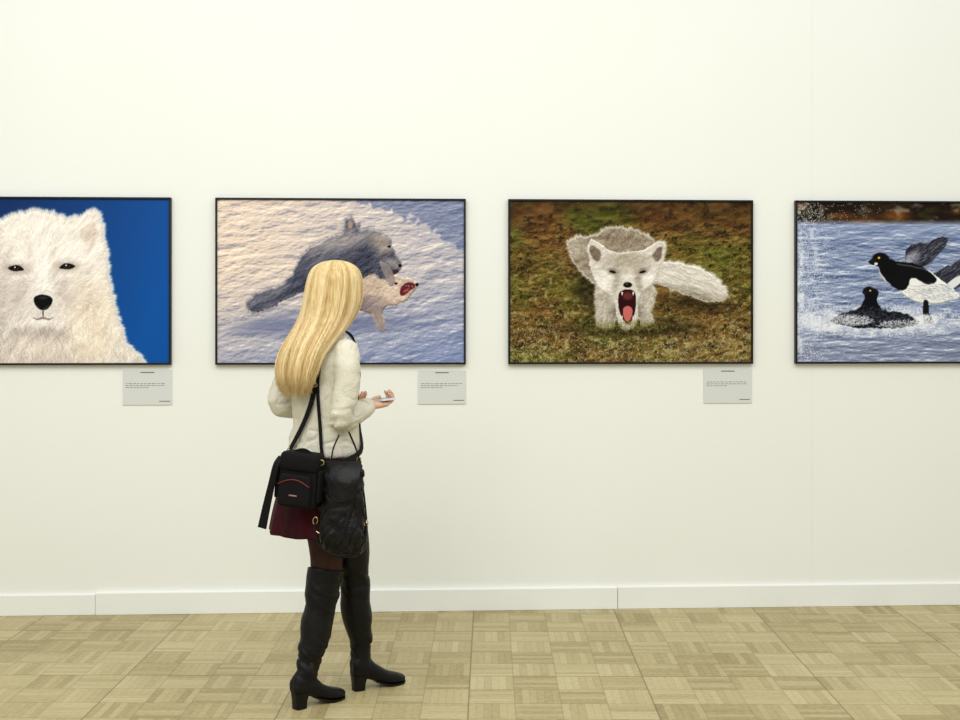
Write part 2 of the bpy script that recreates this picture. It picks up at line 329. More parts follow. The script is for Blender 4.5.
def art_yawning_fox():
    a=Art(509,201,752,363); X,Y=a.X,a.Y
    h=fbm(X,Y,16,8,31,5); g=fbm(X,Y,60,36,41); h2=fbm(X,Y,5,3.4,51,3); r=a.relief(a.blur(h+h2*.35,1),-.5,-1)
    a.img=lerp((66,52,26),(132,104,54),np.clip(h*1.6-.3,0,1))
    a.fill(np.clip(g*2.6-1.0-(X-590)/420,0,1)*.6,(90,108,36)); a.fill(np.clip((.52-g)*3,0,1)*.4,(118,70,40)); a.fill(np.clip((Y-300)/70,0,1)*np.clip((X-560)/200,0,1)*.5,(166,150,100))
    a.img=np.clip(a.img+(np.clip(r,-2.5,2.5)*15)[...,None]*np.array([1,.95,.7]),4,255)
    a.fill(np.clip((h2-.6)*7,0,1)*np.clip((Y-225)/70,0,1)*.6,(196,186,132)); a.fill(np.clip((.38-h2)*7,0,1)*.7,(24,22,9))
    a.strokes(5200,np.clip((Y-222)/90,.04,1),con(.3,-1),4.5,((60,76,22),(194,180,112)),.4,aj=.9)
    a.strokes(1600,np.clip((Y-208)/100,.1,1),con(1,.2),3,((124,50,32),(172,120,62)),.5,aj=1.2)
    a.strokes(600,np.clip((Y-300)/50,0,1),con(.6,-1),5,((204,200,164),(236,232,206)),.5,aj=1)
    bl=a.blur(a.img.copy(),26); tp=np.clip((236-Y)/30,0,1)[...,None]; a.img=a.img*(1-tp)+bl*.85*tp
    a.strokes(260,np.clip((232-Y)/30,0,1),con(1,0),2,((176,150,70),(140,66,44)),.45)
    a.fill(a.ell(630,327,60,9,soft=1)*.7,(24,19,7)); a.fill(a.ell(694,304,40,7,10,soft=1)*.5,(36,28,11)); a.fill(a.ell(588,292,18,14,40,soft=1)*.6,(32,24,9))
    tail=a.poly([(650,270),(660,262),(678,262),(700,268),(716,278),(725,289),(725,299),(715,302),(698,299),(680,292),(662,286),(652,280)],1,jag=5)
    body=a.poly([(569,252),(569,242),(576,237),(588,238),(598,233),(608,229),(620,228),(634,230),(646,235),(654,243),(657,254),(652,268),(640,276),(618,282),(604,288),(594,284),(584,274),(574,264)],1,jag=6)
    chest=a.poly([(598,280),(612,276),(640,278),(652,284),(654,298),(650,312),(652,322),(642,325),(636,316),(616,318),(612,326),(598,326),(596,314),(594,298)],1,jag=4)
    a.fill(tail,(214,208,197)); a.fill(tail*a.ell(690,297,40,8,14,soft=1)*.7,(140,130,112)); a.tufts(tail,7,5,18,13,-1); a.shade(tail,7,0,1,80); a.strokes(2000,tail,con(1,.35),5,None,.36,24,.5)
    a.fill(body,(172,161,144)); a.fill(body*a.ell(620,240,26,8,soft=1.4)*.5,(120,103,84)); a.fill(body*a.ell(577,250,6,12,-14,soft=1.4)*.5,(206,198,184)); a.fill(body*a.ell(604,262,16,14,-30,soft=1.4)*.55,(118,104,86)); a.fill(body*a.ell(586,264,7,14,-34,soft=1.4)*.5,(140,126,108))
    bp_=np.clip(fbm(X,Y,12,9,63)*2.4-.9,0,1); a.fill(body*bp_*.35,(112,98,80))
    a.tufts(body,6,6,61,15); a.shade(body,7,.2,1,70); a.strokes(3000,body,rad(632,300),5,None,.4,26,.6)
    a.fill(chest,(188,180,166)); a.fill(chest*a.ell(626,314,14,12,soft=1)*.7,(84,74,60)); a.tufts(chest,5,7,62,13); a.shade(chest,6,0,1,50); a.strokes(900,chest,con(.1,1),4,None,.4,24,.4)
    head=a.poly([(587,252),(588,243),(592,240),(600,244),(608,250),(618,253),(632,252),(645,249),(655,243),(662,242),(665,247),(663,258),(658,271),(652,283),(643,292),(638,300),(637,316),(632,327),(621,327),(616,316),(614,302),(605,294),(596,284),(590,270)],1,jag=2.5)
    a.fill(a.blur(head,8)*body*.5,(74,62,46))
    a.fill(head,(212,206,195)); a.fill(head*a.ell(626,262,20,10,soft=1)*.6,(156,144,124)); a.fill(head*a.ell(602,283,10,9,soft=1)*.6,(248,244,236)); a.fill(head*a.ell(649,282,9,9,soft=1)*.6,(248,244,236)); a.fill(head*a.ell(627,276,5,9,soft=1)*.5,(232,226,216)); a.fill(head*a.ell(616,282,3,10,14,soft=1)*.5,(140,128,112)); a.fill(head*a.ell(638,282,3,10,-14,soft=1)*.5,(140,128,112))
    a.fill(a.poly([(590,255),(590,246),(597,249),(601,256),(596,262)],2,jag=2)*.8,(104,86,72)); a.fill(a.poly([(661,256),(661,247),(655,250),(651,256),(656,262)],2,jag=2)*.8,(104,86,72))
    a.tufts(head,5,5,66,9); a.shade(head,6,.1,1,60); a.strokes(2600,head,rad(627,278),3.6,None,.36,22,.4)
    al=np.clip(head+tail+body+chest,0,1); e=np.clip(al*(1-al)*4,0,1); a.strokes(2000,e+1e-6,rad(627,284),3.4,((168,160,146),(240,234,224)),.45,aj=.6)
    a.fill(a.poly([(618,295),(622,290.5),(627,289.5),(632,290.5),(635,295),(635,308),(632,319),(627,324),(622,319),(618,308)],1),(52,16,18))
    a.fill(a.poly([(622.5,309),(627,306),(631.5,309),(631,317),(627,322),(623,317)],1),(196,110,106)); a.fill(a.ell(627,296,5,4,soft=.7)*.7,(128,66,62))
    for x in (621.5,632.5): a.fill(a.poly([(x-.7,292.5),(x+.7,292.5),(x,295.5)],0),(232,228,218)); a.fill(a.poly([(x-.5,318.5),(x+.6,318.5),(x,315.5)],0),(228,224,214))
    a.fill(a.ell(627,285,4.4,2.8),(18,14,14)); a.fill(a.ell(626,284,1.6,.8,soft=.8)*.6,(120,118,120))
    for x,sg in ((612,1),(642,-1)): a.fill(a.ell(x,271.5,5,3,sg*14,soft=1)*.6,(104,88,74)); a.fill(a.ell(x,272,3.4,1.3,sg*14),(18,13,12))
    a.strokes(500,a.ell(625,327,40,5,soft=1),con(.2,-1),4,((70,72,26),(176,160,100)),.6,aj=.7)
    return a
def art_ducks():
    a=Art(795,202,1040,363); X,Y=a.X,a.Y
    h=fbm(X+7*np.sin(Y/9),Y/1.1,26,5,71,4)+.25*fbm(X,Y,7,2.4,81,3); r=a.relief(a.blur(h,1),-.3,-1); t=np.clip(.52+r*.22,0,1)
    a.img=lerp((82,98,136),(190,200,222),t); a.fill(np.clip(r-1.3,0,1)*.7,(228,233,242)); a.fill(np.clip((Y-310)/45,0,1)*.4*(1-t),(152,138,138)); a.fill(np.clip((246-Y)/20,0,1)*.4,(156,172,202))
    tp=np.clip((225-Y)/6,0,1); bn=a.blur(fbm(X,Y,22,9,91),10); a.img=a.img*(1-tp[...,None])+lerp((38,28,18),(112,72,34),np.clip(bn*3.0-1.2,0,1))*tp[...,None]
    a.fill(tp*np.clip((a.blur(fbm(X,Y,12,7,99),6)-.55)*5,0,1)*.6,(62,66,34)); a.fill(tp*np.clip((a.blur(fbm(X,Y,10,7,95),6)-.62)*5,0,1)*.5,(176,172,160))
    a.fill(a.ell(878,326,84,8,soft=1)*.55,(212,218,232)); fm=a.ell(872,322,80,12,soft=1)*np.clip(fbm(X,Y,8,5,33)*2.6-.8,0,1)
    a.fill(fm*.7,(240,243,248)); a.strokes(2600,fm,con(.3,-1),4,((214,220,232),(253,253,253)),.55,aj=1)
    spn=np.clip(fbm(X,Y,5,9,44)*4-1.9,0,1); sp=a.ell(797,296,20,96,soft=1.6)*spn; a.fill(sp*.8,(236,240,246)); a.strokes(1300,a.ell(796,292,20,96,soft=1.6),con(.25,-1),1.4,((214,222,234),(255,255,255)),.7,aj=1)
    a.strokes(420,a.ell(820,282,44,84,soft=1.6),con(.25,-1),1,((235,238,244),(255,255,255)),.7,aj=1); a.strokes(360,a.ell(905,300,60,34,soft=1.6),con(.25,-1),1,((235,238,244),(255,255,255)),.7,aj=1)
    m=a.poly([(830,322),(838,315),(852,311),(861,307),(865,299),(863,292),(867,287),(874,287),(879,292),(878,302),(886,311),(900,312),(914,317),(922,324),(902,328),(870,329),(848,327)],1,jag=3); a.fill(m,(18,18,24)); a.shade(m,5,0,1,50); a.strokes(400,m*np.clip((Y-305)/10,0,1),con(1,-.2),4,((40,44,58),(140,148,166)),.5)
    a.fill(a.ell(865,293,2.4,1.4),(40,36,40)); a.fill(a.ell(871,291,1,.9),(214,176,60)); a.strokes(360,a.ell(846,321,26,5),con(1,-.6),4,((180,186,200),(248,248,250)),.7,aj=.8); a.strokes(200,a.ell(905,325,26,4),con(1,-.6),4,((180,186,200),(248,248,250)),.7,aj=.8)
    w1=a.poly([(907,262),(908,250),(916,244),(928,243),(940,238),(951,238),(948,248),(940,256),(931,265),(918,267)],1,jag=3)
    w2=a.poly([(934,278),(944,269),(958,263),(975,252),(992,246),(985,262),(972,278),(958,290),(942,292)],1,jag=3)
    bd=a.poly([(880,268),(888,262),(900,264),(914,266),(930,270),(944,280),(958,290),(964,297),(955,301),(940,304),(922,303),(906,296),(896,286),(884,280)],1,jag=1.5)
    a.fill(w1,(48,48,58)); a.fill(w2,(50,52,62)); a.fill(w1*a.ell(914,258,9,5,-30,soft=.8),(170,172,184)); a.strokes(500,w1+w2,con(.8,-.55),8,((14,14,20),(160,162,178)),.5,aj=.15)
    a.fill(bd,(240,240,236)); a.fill(a.poly([(882,262),(902,262),(918,264),(930,270),(940,280),(930,284),(914,278),(908,290),(896,288),(882,274)],2,jag=2),(18,18,22)); a.shade(bd,8,0,1,80)
    a.fill(a.ell(958,283,13,4,-35),(226,228,230)); a.strokes(260,bd*a.ell(935,292,28,9),con(1,.3),6,((200,204,214),(110,114,130)),.35)
    a.fill(a.ell(882,260,9,7.2,8,soft=.2),(14,15,18)); a.fill(a.ell(891,267,8,8),(16,16,19)); a.fill(a.poly([(869,262),(875,258),(878,263),(874,265.5)],0),(30,30,34)); a.fill(a.ell(880,258,1.2,1.1),(228,190,60)); a.fill(a.ell(877,264,1.8,1.3),(225,225,225))
    a.fill(a.poly([(926,302),(931,302),(932,314),(937,322),(927,323)],1),(26,26,28)); a.strokes(260,a.ell(930,321,12,5),con(0,-1),4,((220,226,236),(252,252,252)),.65,aj=.8)
    return a
def to_lin(a):
    a=(a-118)*1.1+112
    c=np.clip(a,0,255)/255.; return np.where(c<=.04045,c/12.92,((c+.055)/1.055)**2.4)
M_print=bpy.data.materials.new('photo_print'); M_print.use_nodes=True
_nt=M_print.node_tree; _a=_nt.nodes.new('ShaderNodeAttribute'); _a.attribute_name='print_colour'
_nt.links.new(_a.outputs['Color'],_nt.nodes['Principled BSDF'].inputs['Base Color']); _nt.nodes['Principled BSDF'].inputs['Roughness'].default_value=.45
_nt.nodes['Principled BSDF'].inputs['Specular IOR Level'].default_value=.12
PW,PH=1.27,.847; PZ0=1.263
def photograph(xl,art):
    e=empty('framed_photograph',(xl+PW/2,D,PZ0+PH/2)); t=.010; mb=MB(); y0,y1=D-.028,D
    mb.add(box(xl,xl+PW,y0,y1,PZ0,PZ0+t)).add(box(xl,xl+PW,y0,y1,PZ0+PH-t,PZ0+PH)).add(box(xl,xl+t,y0,y1,PZ0+t,PZ0+PH-t)).add(box(xl+PW-t,xl+PW,y0,y1,PZ0+t,PZ0+PH-t))
    mb.add(box(xl+.005,xl+PW-.005,D-.016,D-.002,PZ0+.005,PZ0+PH-.005))
    bevel(new_mesh_obj('frame',mb.v,mb.f,[M_frame],parent=e,smooth=False),.0015)
    H,W=art.H,art.W; xs=np.linspace(xl+t*.6,xl+PW-t*.6,W); zs=np.linspace(PZ0+PH-t*.6,PZ0+t*.6,H); XX,ZZ=np.meshgrid(xs,zs)
    co=np.stack([XX-(xl+PW/2),np.full_like(XX,-.019),ZZ-(PZ0+PH/2)],-1).reshape(-1,3)
    me=bpy.data.meshes.new('print'); me.vertices.add(H*W); me.vertices.foreach_set('co',co.ravel())
    i=np.arange(H*W).reshape(H,W); q=np.stack([i[1:,:-1],i[1:,1:],i[:-1,1:],i[:-1,:-1]],-1).reshape(-1,4); nq=len(q)
    me.loops.add(nq*4); me.loops.foreach_set('vertex_index',q.ravel().astype(np.int32)); me.polygons.add(nq); me.polygons.foreach_set('loop_start',np.arange(0,nq*4,4,dtype=np.int32))
    try: me.polygons.foreach_set('loop_total',np.full(nq,4,dtype=np.int32))
    except Exception: pass
    me.update(calc_edges=True)
    at=me.color_attributes.new('print_colour','FLOAT_COLOR','POINT'); c=np.ones((H*W,4)); c[:,:3]=to_lin(art.img).reshape(-1,3); at.data.foreach_set('color',c.ravel())
    me.materials.append(M_print); o=bpy.data.objects.new('print',me); scene.collection.objects.link(o); o.parent=e
for xl,fn in ((-2.54,art_white_fox),(-1.048,art_playing_foxes),(.440,art_yawning_fox),(1.932,art_ducks)): photograph(xl,fn())
def label(x0,x1,z0,z1,seed):
    r=random.Random(seed); mb=MB(); mb.add(box(x0,x1,D-.006,D-.0006,z0,z1)); w=x1-x0; y=D-.0066
    def q(a,b,z,h): mb.add(box(a,b,y,D-.004,z-h/2,z+h/2),1)
    q(x0+w*.36,x0+w*.64,z1-.012,.005)
    for zz,e in ((z1-.068,.95),(z1-.078,.93),(z1-.088,.55)):
        x=x0+w*.06
        while x<x0+w*e-.02:
            l=r.uniform(.007,.02); q(x,min(x+l,x0+w*e),zz,.0026); x+=l+.005
    q(x1-w*.26,x1-w*.04,z0+.018,.004)
    new_mesh_obj('exhibit_label',mb.v,mb.f,[M_label,M_ink],mb.m,smooth=False)
label(-1.515,-1.268,1.06,1.236,1); label(-.022,.223,1.06,1.232,2); label(1.456,1.708,1.06,1.237,3)
label(2.948,3.2,1.06,1.237,4)
# ---------------------------------------------------------------- woman (local frame: X right, Y towards wall, Z up)
WO=Vector((-.385,4.774,0)); MW=Matrix.Translation(WO)@Matrix.Rotation(-YAW,4,'Z')
def W_(v): return [tuple(MW@Vector(p)) for p in v]
woman=empty('woman',WO)
def wobj(name,mb,mats,parent=woman,mi=None,smooth=True):
    if isinstance(mb,MB): v,f,mi=mb.v,mb.f,mb.m
    else: v,f=mb
    return new_mesh_obj(name,W_(v),f,mats,mi,parent=parent,smooth=smooth)
R45=-45
SW=[(0,0,.955,.160,.128,R45),(0,0,.975,.166,.132,R45),(0,0,1.02,.160,.127,R45),(0,0,1.09,.148,.115,R45),(-.003,0,1.18,.150,.116,R45),(-.008,0,1.27,.162,.118,R45),(-.01,0,1.345,.166,.108,R45),(-.008,0,1.395,.148,.088,R45),(-.002,0,1.425,.106,.072,R45),(.004,0,1.447,.070,.062,R45),(.008,0,1.475,.058,.056,R45)]
SK=[(-.032,0,.655,.206,.178,R45),(-.026,0,.74,.198,.168,R45),(-.016,0,.83,.187,.153,R45),(-.006,0,.91,.172,.136,R45),(0,0,.975,.150,.118,R45)]
PR=cat(SK[:-1]+SW[1:],6)
def prof(z):
    return [np.interp(z,PR[:,2],PR[:,i]) for i in (0,1,3,4)]
def surf(X,z,off=.006,back=True):
    cx,cy,a,b=prof(z); a+=off; b+=off; best=None; r=math.radians(R45)
    for j in range(360):
        ph=j*math.pi/180; x=a*math.cos(ph); y=b*math.sin(ph)
        wx=cx+x*math.cos(r)-y*math.sin(r); wy=cy+x*math.sin(r)+y*math.cos(r)
        nx,ny=math.cos(ph)/a,math.sin(ph)/b; wnx=nx*math.cos(r)-ny*math.sin(r); wny=nx*math.sin(r)+ny*math.cos(r)
        if (wny<0)!=back: continue
        d=abs(wx-X)
        if best is None or d<best[0]: best=(d,(wx,wy,z),Vector((wnx,wny,0)).normalized())
    return best[1],best[2]
Rsh,Rel,Rwr=(.096,-.104,1.360),(.082,-.155,1.115),(.166,.045,1.145)
Lsh,Lel,Lwr=(-.116,.106,1.360),(-.186,.085,1.150),(.015,.255,1.145)
LEG_L=[(-.035,.035,.88,.088),(-.010,.010,.72,.080),(.012,-.035,.56,.066),(-.002,-.06,.43,.054),(-.020,-.075,.31,.055),(-.045,-.11,.17,.040),(-.063,-.128,.10,.034)]
LEG_R=[(.060,-.035,.88,.088),(.082,.02,.72,.076),(.102,.05,.56,.058),(.108,.075,.45,.050),(.116,.085,.32,.053),(.130,.10,.18,.039),(.138,.105,.10,.034)]
HD=Vector((.042,.004,1.600)); hf=Vector((.42,.9,-.03)).normalized(); hr=hf.cross(Vector((0,0,1))).normalized(); hu=hr.cross(hf)
def head():
    n,m=72,54; v=[]
    for i in range(m+1):
        t=math.pi*(i+.01)/(m+.02); z=math.cos(t); s=math.sin(t)
        for j in range(n):
            a=2*math.pi*j/n; x=s*math.cos(a); y=s*math.sin(a)
            X=x*.074; Y=y*.093; Z=z*.116
            if z<0: X*=1-.30*(-z)**1.6; Y*=1-.12*(-z) if y>0 else 1-.35*(-z)**1.5
            if y>0:
                g=lambda px,pz,sx,sz:math.exp(-((X-px)/sx)**2-((Z-pz)/sz)**2)
                fr=min(1,y*2)
                Y+=fr*(.020*g(0,-.030,.011,.012)+.010*g(0,-.008,.008,.022)+.006*g(0,-.062,.020,.009)+.010*g(0,-.100,.022,.014)+.004*g(0,.028,.05,.010)-.010*g(.030,.006,.014,.010)-.010*g(-.030,.006,.014,.010)+.004*g(.045,-.025,.016,.02)+.004*g(-.045,-.025,.016,.02))
            v.append(tuple(HD+hr*X+hf*Y+hu*Z))
    return v,grid_faces(m+1,n)
mb=MB(); mb.add(head())
for sg in (-1,1):
    c=HD+hr*(sg*.074)-hf*.004; mb.add(tube([c+hu*.022,c+hr*(sg*.008)-hf*.008+hu*.008,c-hu*.022],[.008,.009,.006],8))
mb.add(tube([(-.004,-.004,1.40),(.010,-.008,1.47),(.034,-.006,1.545)],[.052,.046,.048],18))
mb.add(loft([(cx,cy,z,a*.82,b*.80,r) for cx,cy,z,a,b,r in [(0,0,.84,.20,.165,R45),(0,0,.90,.19,.155,R45)]+SW[1:-2]],36,3))
mb.add(tube([Rsh,Rel,Rwr],[.038,.032,.024],14)); mb.add(tube([Lsh,Lel,Lwr],[.038,.030,.024],14,1))
for LG in (LEG_L,LEG_R): mb.add(tube([p[:3] for p in LG],[p[3] for p in LG],20))
V,Nn,F=remesh(mb.v,mb.f,.0055,3)
mi=[1 if V[list(f)][:,2].mean()<.99 else 0 for f in F]
wobj('body',(V,F),[M_skin,M_tights],mi=mi)
mb=MB()
for sg in (-1,1):
    c=HD+hr*(sg*.030)+hf*.079+hu*.006; mb.add(ball(c,.0115),0); mb.add(ball(c+hf*.0065,.0062,12,8),1)
    mb.add(tube([c-hr*.015+hu*.016+hf*.006,c+hu*.021+hf*.011,c+hr*.015+hu*.016+hf*.006],[.0015,.0025,.0015],6),2)
c=HD-hu*.062+hf*.093
mb.add(tube([c-hr*.022-hf*.006,c+hf*.003+hu*.002,c+hr*.022-hf*.006],[.002,.0045,.002],8),3); mb.add(tube([c-hr*.018-hf*.006-hu*.007,c+hf*.002-hu*.007,c+hr*.018-hf*.006-hu*.007],[.002,.005,.002],8),3)
wobj('face_features',mb,[M_eye,M_iris,M_hair,M_lips])
def sweater():
    mb=MB(); mb.add(loft(SW,64,5))
    mb.add(tube([(.03,-.045,1.362),Rsh,(.102,-.140,1.28),(.094,-.156,1.19),Rel,(.114,-.080,1.116),(.158,.026,1.143)],[.052,.055,.053,.049,.049,.044,.036],20))
    mb.add(tube([(-.05,.04,1.362),Lsh,(-.158,.111,1.27),(-.186,.098,1.20),Lel,(-.11,.165,1.135),(.003,.243,1.143)],[.052,.054,.052,.049,.050,.044,.036],20))
    V,Nn,F=remesh(mb.v,mb.f,.006,6)
    for i,(p,n) in enumerate(zip(V,Nn)):
        q=Vector(p); w1=mnoise.noise(Vector((q.x*6+q.z*5,q.y*6,q.z*11-q.x*4)))
        d=w1*.009+mnoise.noise(Vector((q.x*16,q.y*16,q.z*26)))*.0035
        arm=min((q-Vector(Rel)).length,(q-Vector(Lel)).length)
        cr=max(0,1-abs(mnoise.noise(Vector((q.x*9+q.z*9,q.y*9,q.z*18-q.x*12))))*5)
        d-=cr*(.0022+.006*math.exp(-(arm/.07)**2)+.005*math.exp(-((q.z-1.03)/.06)**2))
        if q.z<1.0 and abs(q.x)<.3: d=d*.3-.002+.0018*math.sin(math.atan2(q.y,q.x)*90)
        V[i]=p+n*max(d,-.010)
    wobj('sweater',(V,F),[M_sweater])
    mb=MB()
    for e,w in ((Vector((.146,.000,1.139)),Vector(Rwr)),(Vector((-.016,.229,1.143)),Vector(Lwr))):
        mb.add(tube([e,(e+w)/2,w],[.038,.036,.034],24,3,False))
    wobj('sweater_cuffs',mb,[M_sweater])
    wobj('sweater_collar',torus((.010,-.003,1.474),.056,.009,(.1,0,1),40,10),[M_sweater])
sweater()
def hand(name,wr,u,n,sgn,curl,tcurl,sc=.96):
    wr=Vector(wr); u=Vector(u).normalized(); n=Vector(n); n=(n-u*n.dot(u)).normalized(); s=u.cross(n)*sgn
    mb=MB(); offs=(.028,.010,-.009,-.027); kn=(.086,.090,.085,.076); ln=(.070,.078,.072,.056); rr=(.0082,.0085,.008,.007)
    mb.add(tube([wr-u*.05,wr,wr+u*.02],[.024,.023,.022],14,2))
    for o,k,l,r,c in zip(offs,kn,ln,rr,curl):
        K=wr+(u*k+s*o)*sc; mb.add(tube([wr+u*.008+s*o*.5,wr+(u*k*.55+s*o*.95)*sc-n*.001,K],[.015,.0135,.0105],12,2))
        p=K; a=0; pts=[K-n*.001]; base=(u+s*(o*3.0)).normalized()
        for q,cc in zip((.45,.31,.24),c):
            a+=math.radians(cc); p=p+(base*math.cos(a)+n*math.sin(a))*l*q*sc; pts.append(p)
        mb.add(tube(pts,[r*1.08,r,r*.93,r*.82],12,3))
    b=wr+(u*.022+s*.020)*sc; p1=b+(u*.55+s*.75+n*.25).normalized()*.036*sc; p2=p1+(u*.85+s*.35+n*(.2+tcurl)).normalized()*.031*sc; p3=p2+(u*.9-s*.05+n*(.1+tcurl*.4)).normalized()*.024*sc
    mb.add(tube([wr+u*.012+s*.006,b,p1,p2,p3],[.014,.015,.0115,.0095,.008],12,3))
    V,Nn,F=remesh(mb.v,mb.f,.0022,3); wobj(name,(V,F),[M_skin])
uR=Vector((.80,.58,.06)).normalized(); nR=Vector((-.22,-.10,.96)); nR=(nR-uR*nR.dot(uR)).normalized()
hand('hand_right',(.166,.045,1.147),uR,nR,-1,((26,58,38),(22,60,42),(24,62,42),(28,58,42)),.25)
uL=Vector((.92,-.36,.06)).normalized()
hand('hand_left',(.015,.252,1.147),uL,(-.02,-.15,.98),1,((14,26,20),(10,28,22),(12,30,24),(16,34,26)),.25)
def phone():
    s=uR.cross(nR)*-1; c=Vector((.166,.045,1.147))+uR*.074+nR*.0185+s*.024; w,l,h=.033,.068,.004; mb=MB()
    for (w_,l_,z0,z1,m) in ((w,l,-h,h,0),(w-.003,l-.004,h,h+.0006,1)):
        pts=[]
        for cx,cy,a0 in ((1,1,0),(-1,1,90),(-1,-1,180),(1,-1,270)):
            for k in range(5):
                a=math.radians(a0+k*22.5); pts.append((cx*(w_-.008)+.008*math.cos(a),cy*(l_-.008)+.008*math.sin(a)))
        v=[tuple(c+uR*x+s*y+nR*z) for z in (z0,z1) for x,y in pts]; mb.add((v,grid_faces(2,len(pts))),m)
    bevel(new_mesh_obj('smartphone',W_(mb.v),mb.f,[M_phone,M_screen],mb.m,smooth=False),.0012)
phone()
def fold(ph,t,z): k=max(0,(.93-z)/.28); return 1+k*(.035*math.sin(9*ph+.6)+.018*math.sin(17*ph+2))
o=wobj('skirt',loft(SK,144,6,fn=fold,capa=False,capb=True),[M_skirt]); sm=o.modifiers.new('th','SOLIDIFY'); sm.thickness=.003
def boot(name,LG,ztop,heel,f):
    f=Vector((*f,0)).normalized(); s=Vector((f.y,-f.x,0)); heel=Vector((*heel,0)); mb=MB()
    P=cat(LG,6); P=[p for p in P if p[2]<=ztop]
    mb.add(tube([p[:3] for p in P],[p[3]+(.006 if p[2]<.2 else .008 if p[2]<.4 else .011) for p in P],24,1,False))
    sec=[(-.004,.060,.110,.018),(.006,.052,.135,.030),(.04,.046,.150,.036),(.08,.034,.122,.036),(.12,.018,.084,.038),(.16,.006,.060,.041),(.195,.003,.048,.037),(.222,.004,.038,.026),(.238,.008,.028,.010)]
    R=cat(sec,4); v=[]
    for t,z0,z1,w in R:
        for j in range(24):
            a=2*math.pi*j/24; c_,s_=math.cos(a),math.sin(a)
            x=w*math.copysign(abs(c_)**.8,c_); zz=(z0+z1)/2+(z1-z0)/2*math.copysign(abs(s_)**(.75 if s_<0 else 1.),s_)
            v.append(tuple(heel+f*t+s*x+Vector((0,0,zz))))
    mb.add((v,grid_faces(len(R),24)))
    V,Nn,F=remesh(mb.v,mb.f,.0055,4)
    for i,(p,n) in enumerate(zip(V,Nn)):
        q=Vector(p); g=math.exp(-((q.z-.18)/.07)**2)+.6*math.exp(-((q.z-.43)/.06)**2)
        nz=mnoise.noise(Vector((q.x*8,q.y*8,q.z*22+q.x*14)))
        d=mnoise.noise(Vector((q.x*10,q.y*10,q.z*12)))*.006+nz*.004*(.4+g*1.6)-g*.007*max(0,1-abs(nz)*5)
        if q.z<.07: d*=.15
        V[i]=p+n*d
    wobj(name,(V,F),[M_boot])
    mb=MB(); v=[]
    for z,a,b,w in ((0,.004,.052,.024),(.03,.003,.055,.025),(.062,-.001,.066,.029)):
        for k in range(16):
            an=2*math.pi*k/16; c_,s_=math.cos(an),math.sin(an)
            v.append(tuple(heel+f*((a+b)/2+(b-a)/2*math.copysign(abs(c_)**.5,c_))+s*(w*math.copysign(abs(s_)**.5,s_))+Vector((0,0,z))))
    mb.add((v,grid_faces(3,16)))
    out=[(.10,.026,.022),(.13,.034,.012),(.16,.041,.003),(.195,.039,.0),(.222,.028,.0),(.238,.008,.002)]
    v=[tuple(heel+f*t+s*(sg*w)+Vector((0,0,z+dz))) for t,w,z in out for sg,dz in ((-1,0),(1,0),(1,.008),(-1,.008))]
    mb.add((v,grid_faces(len(out),4)))
    wobj(name+'_heel',mb,[M_heel],smooth=False)
boot('boot_left',LEG_L,.515,(-.100,-.163),(.74,.67)); boot('boot_right',LEG_R,.68,(.100,.070),(.85,.52))
# hair
HR=[(.042,.0,1.727,.012,.012),(.042,.0,1.717,.050,.055),(.041,0,1.694,.083,.089),(.040,0,1.655,.101,.107),(.036,-.002,1.60,.108,.114),(.028,-.008,1.55,.110,.114),(.010,-.022,1.50,.112,.104),(-.018,-.046,1.45,.116,.090),(-.052,-.076,1.40,.120,.072),(-.078,-.098,1.355,.120,.056),(-.092,-.110,1.315,.114,.046),(-.101,-.115,1.275,.102,.036),(-.104,-.115,1.245,.084,.024),(-.104,-.112,1.23,.060,.012)]
HR=[h+(R45,) for h in HR]; HF=math.atan2(hf.y,hf.x)
def front(ph,z):
    d=abs((ph-HF+math.pi)%(2*math.pi)-math.pi); w=max(0,min(1,(math.radians(62)-d)/math.radians(14)))
    zz=max(0,min(1,(1.665-z)/.03))*max(0,min(1,(z-1.40)/.04)); return w*zz
def hfn(ph,t,z):
    g=max(0,min(1,(1.62-z)*4)); g2=max(0,min(1,(1.45-z)*5))
    q=1+g*(.006*math.sin(23*ph+3*z)+.005*math.sin(41*ph-4*z)+.022*math.sin(7*ph+4*z))+g2*.035*math.sin(5*ph-9*z+1)
    return q*(1-.42*front(ph,z))
wobj('hair',loft(HR,160,6,fn=hfn),[M_hair])
cu=bpy.data.curves.new('hair_strands','CURVE'); cu.dimensions='3D'; cu.bevel_depth=.0010; cu.bevel_resolution=1; cu.materials.append(M_hair2); cu.materials.append(M_hair3); cu.materials.append(M_hair)
RR=cat(HR,4); nR_=len(RR)
rh=random.Random(9); made=0
